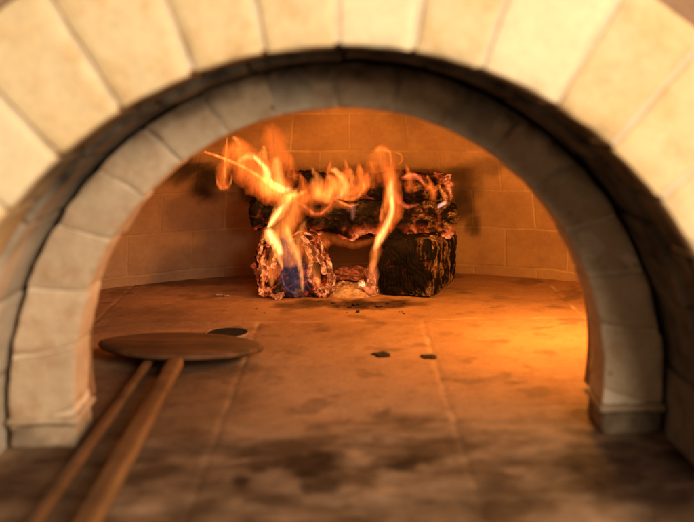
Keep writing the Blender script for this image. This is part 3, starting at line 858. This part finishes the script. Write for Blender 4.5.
flame('bright diagonal flame linking the left log to the upper flames', 272, 236, 1.925, [
    (C, [(298, 188, 5), (289, 199, 10), (280, 211, 13), (273, 221, 8), (270, 227, 3)], 0, YELLOW, .85),
    (C, [(284, 204, 3), (277, 214, 6), (271, 223, 5), (268, 228, 2)], -.008, WHITE, 1.0),
    (C, [(268, 227, 6), (271, 236, 14), (277, 245, 10), (281, 257, 5)], 0, WHITE, 1.3),
    (T, [(260, 242, 4), (270, 234, 16), (283, 228, 24), (291, 212, 18), (296, 198, 8)], .005, AMBER, .5),
    (T, [(286, 238, 10), (290, 224, 24), (296, 208, 22), (300, 196, 10)], .012, ORANGE, .35),
])
flame('blue based flame in front of the left log end', 296, 296, 1.90, [
    (T, [(299, 299, 20), (298, 288, 32), (295, 272, 32), (290, 256, 26), (285, 242, 14), (282, 230, 3)], 0, BLUE, .115, dict(flat=.6, tail=.34)),
    (C, [(303, 293, 2.5), (302, 278, 4.5), (299, 262, 7), (293, 248, 8), (288, 234, 6), (286, 224, 2)], -.018, YELLOW, .60),
    (C, [(270, 232, 6), (276, 246, 9), (280, 259, 6), (283, 270, 2)], -.018, YELLOW, .70),
    (T, [(283, 228, 16), (286, 243, 24), (290, 256, 20), (294, 268, 6)], -.01, AMBER, .34),
    (C, [(282, 270, 1.5), (284, 282, 2), (290, 291, 2), (300, 295, 1.5)], -.02, (.55, .45, .75), .06),
    (C, [(263, 292, 1.5), (263, 278, 4), (261, 266, 3), (264, 252, 1.5)], -.012, AMBER, .40),
    (T, [(318, 292, 4), (316, 276, 9), (310, 258, 10), (303, 242, 3)], -.012, AMBER, .30),
    (T, [(272, 288, 3), (273, 274, 8), (274, 258, 9), (273, 244, 3)], -.008, AMBER, .28),
    (T, [(300, 262, 6), (297, 246, 12), (300, 232, 10), (306, 220, 3)], -.004, AMBER, .35),
])
flame('rounded yellow flame rolling over the middle of the logs', 335, 205, 1.94, [
    (T, [(296, 198, 6), (312, 194, 20), (326, 190, 24), (338, 186, 24), (345, 177, 13), (340, 170, 5)], 0, ORANGE, .62),
    (T, [(306, 204, 10), (303, 192, 14), (302, 182, 8), (299, 172, 1.5)], .004, ORANGE, .42),
    (T, [(318, 202, 10), (320, 188, 14), (317, 176, 9), (311, 166, 1.5)], .006, AMBER, .42),
    (T, [(330, 198, 12), (333, 184, 14), (329, 172, 8), (331, 160, 1.5)], .008, ORANGE, .40),
    (T, [(346, 196, 10), (350, 182, 12), (347, 170, 6), (345, 158, 1.5)], .010, ORANGE, .34),
    (T, [(322, 204, 8), (330, 194, 16), (332, 183, 14), (326, 173, 3)], -.006, AMBER, .50),
    (C, [(336, 199, 4), (343, 189, 10), (342, 178, 9), (335, 171, 6), (329, 171, 2)], -.012, YELLOW, .80),
    (T, [(314, 176, 4), (314, 186, 12), (322, 196, 16), (332, 200, 8)], 0, AMBER, .45),
    (C, [(284, 197, 4), (296, 195, 6), (308, 190, 4)], -.01, AMBER, .8),
    (T, [(288, 192, 6), (300, 200, 12), (310, 209, 12), (319, 213, 9), (328, 207, 9), (337, 199, 5)], -.012, ORANGE, .26),
    (C, [(292, 198, 2), (305, 206, 3), (313, 213, 4), (320, 214, 4), (327, 209, 3), (334, 202, 2)], -.02, PINK, .34),
    (C, [(330, 197, 3), (340, 203, 4), (350, 206, 3), (360, 204, 1.5)], -.02, AMBER, .45),
    (T, [(326, 200, 6), (340, 204, 8), (354, 205, 5)], -.012, ORANGE, .3),
    (T, [(346, 212, 2), (352, 205, 5), (353, 214, 5), (352, 222, 1.5)], -.02, (1, .3, .2), .14),
])
flame('pointed orange flame standing just left of the tall slender one', 358, 195, 1.95, [
    (T, [(338, 198, 6), (352, 195, 14), (361, 186, 16), (360, 175, 10), (358, 161, 2.5)], 0, ORANGE, .70),
    (C, [(332, 197, 2), (345, 199, 4), (356, 197, 4), (363, 188, 4), (363, 180, 2)], -.015, AMBER, .38),
    (T, [(350, 188, 12), (352, 178, 10), (350, 168, 3)], .01, AMBER, .35),
    (T, [(364, 192, 6), (367, 182, 9), (366, 172, 4)], .01, ORANGE, .3),
])
flame('tall slender flame rising past the right log', 378, 246, 1.915, [
    (T, [(375, 252, 6), (382, 234, 13), (391, 215, 20), (393, 196, 18), (391, 178, 15), (389, 160, 10)], 0, ORANGE, .72),
    (C, [(374, 252, 3), (379, 240, 8), (386, 226, 7), (392, 210, 6), (391, 192, 7), (392, 176, 3)], -.014, WHITE, .95),
    (C, [(380, 222, 3), (384, 208, 6), (388, 196, 6), (387, 182, 3)], -.008, AMBER, .45),
    (T, [(392, 188, 16), (388, 173, 30), (382, 160, 32), (379, 150, 18), (376, 145, 6)], .03, ORANGE, .32),
    (T, [(370, 190, 14), (370, 174, 16), (372, 160, 8)], .035, ORANGE, .25),
    (C, [(374, 151, 3), (382, 149, 5), (390, 153, 3), (391, 166, 2)], .02, AMBER, .38),
    (C, [(394, 152, 1.5), (401, 155, 2.5), (402, 161, 2), (397, 165, 1)], .03, ORANGE, .25),
])
flame('small pink flame licking the right end of the top log', 415, 190, 1.97, [
    (C, [(400, 179, 3), (410, 176, 8), (418, 177, 6), (425, 186, 2)], 0, PINK, .55),
    (C, [(403, 177, 1.5), (412, 174, 3), (419, 176, 2)], -.006, PINK, .35),
    (T, [(408, 194, 8), (411, 184, 11), (409, 174, 6), (405, 163, 1.5)], .006, ORANGE, .34),
    (T, [(432, 202, 7), (434, 192, 9), (430, 182, 5), (426, 173, 1.5)], .004, ORANGE, .34),
    (C, [(444, 206, 3), (445, 198, 5), (441, 190, 3), (440, 184, 1)], -.02, AMBER, .36),
    (T, [(422, 183, 4), (430, 188, 8), (436, 196, 5)], -.01, ORANGE, .32),
    (T, [(393, 190, 5), (397, 200, 8), (406, 206, 5), (418, 204, 2)], -.03, PINK, .36),
    (C, [(437, 208, 2), (441, 204, 4), (447, 202, 3)], -.03, (1, .5, .4), .55),
])
flame('low orange flame along the underside of the crosswise log', 345, 243, 1.955, [
    (T, [(306, 234, 5), (324, 237, 9), (340, 241, 11), (354, 244, 9), (368, 241, 7), (380, 234, 3)], 0, ORANGE, .14),
    (T, [(371, 274, 4), (374, 260, 9), (377, 246, 9), (381, 234, 4)], -.01, AMBER, .42),
    (T, [(312, 262, 5), (320, 250, 14), (330, 240, 8)], .01, ORANGE, .36),
])
flame('low orange flame between the ash bed and the square log', 372, 290, 1.925, [
    (T, [(369, 296, 7), (371, 285, 12), (373, 272, 10), (373, 258, 3)], 0, (1, .22, .06), .42),
    (C, [(360, 288, 3), (366, 289, 5), (371, 292, 3)], -.01, PINK, .35),
])
for o in list(bpy.data.objects):
    if '_w' in o: del o['_w']
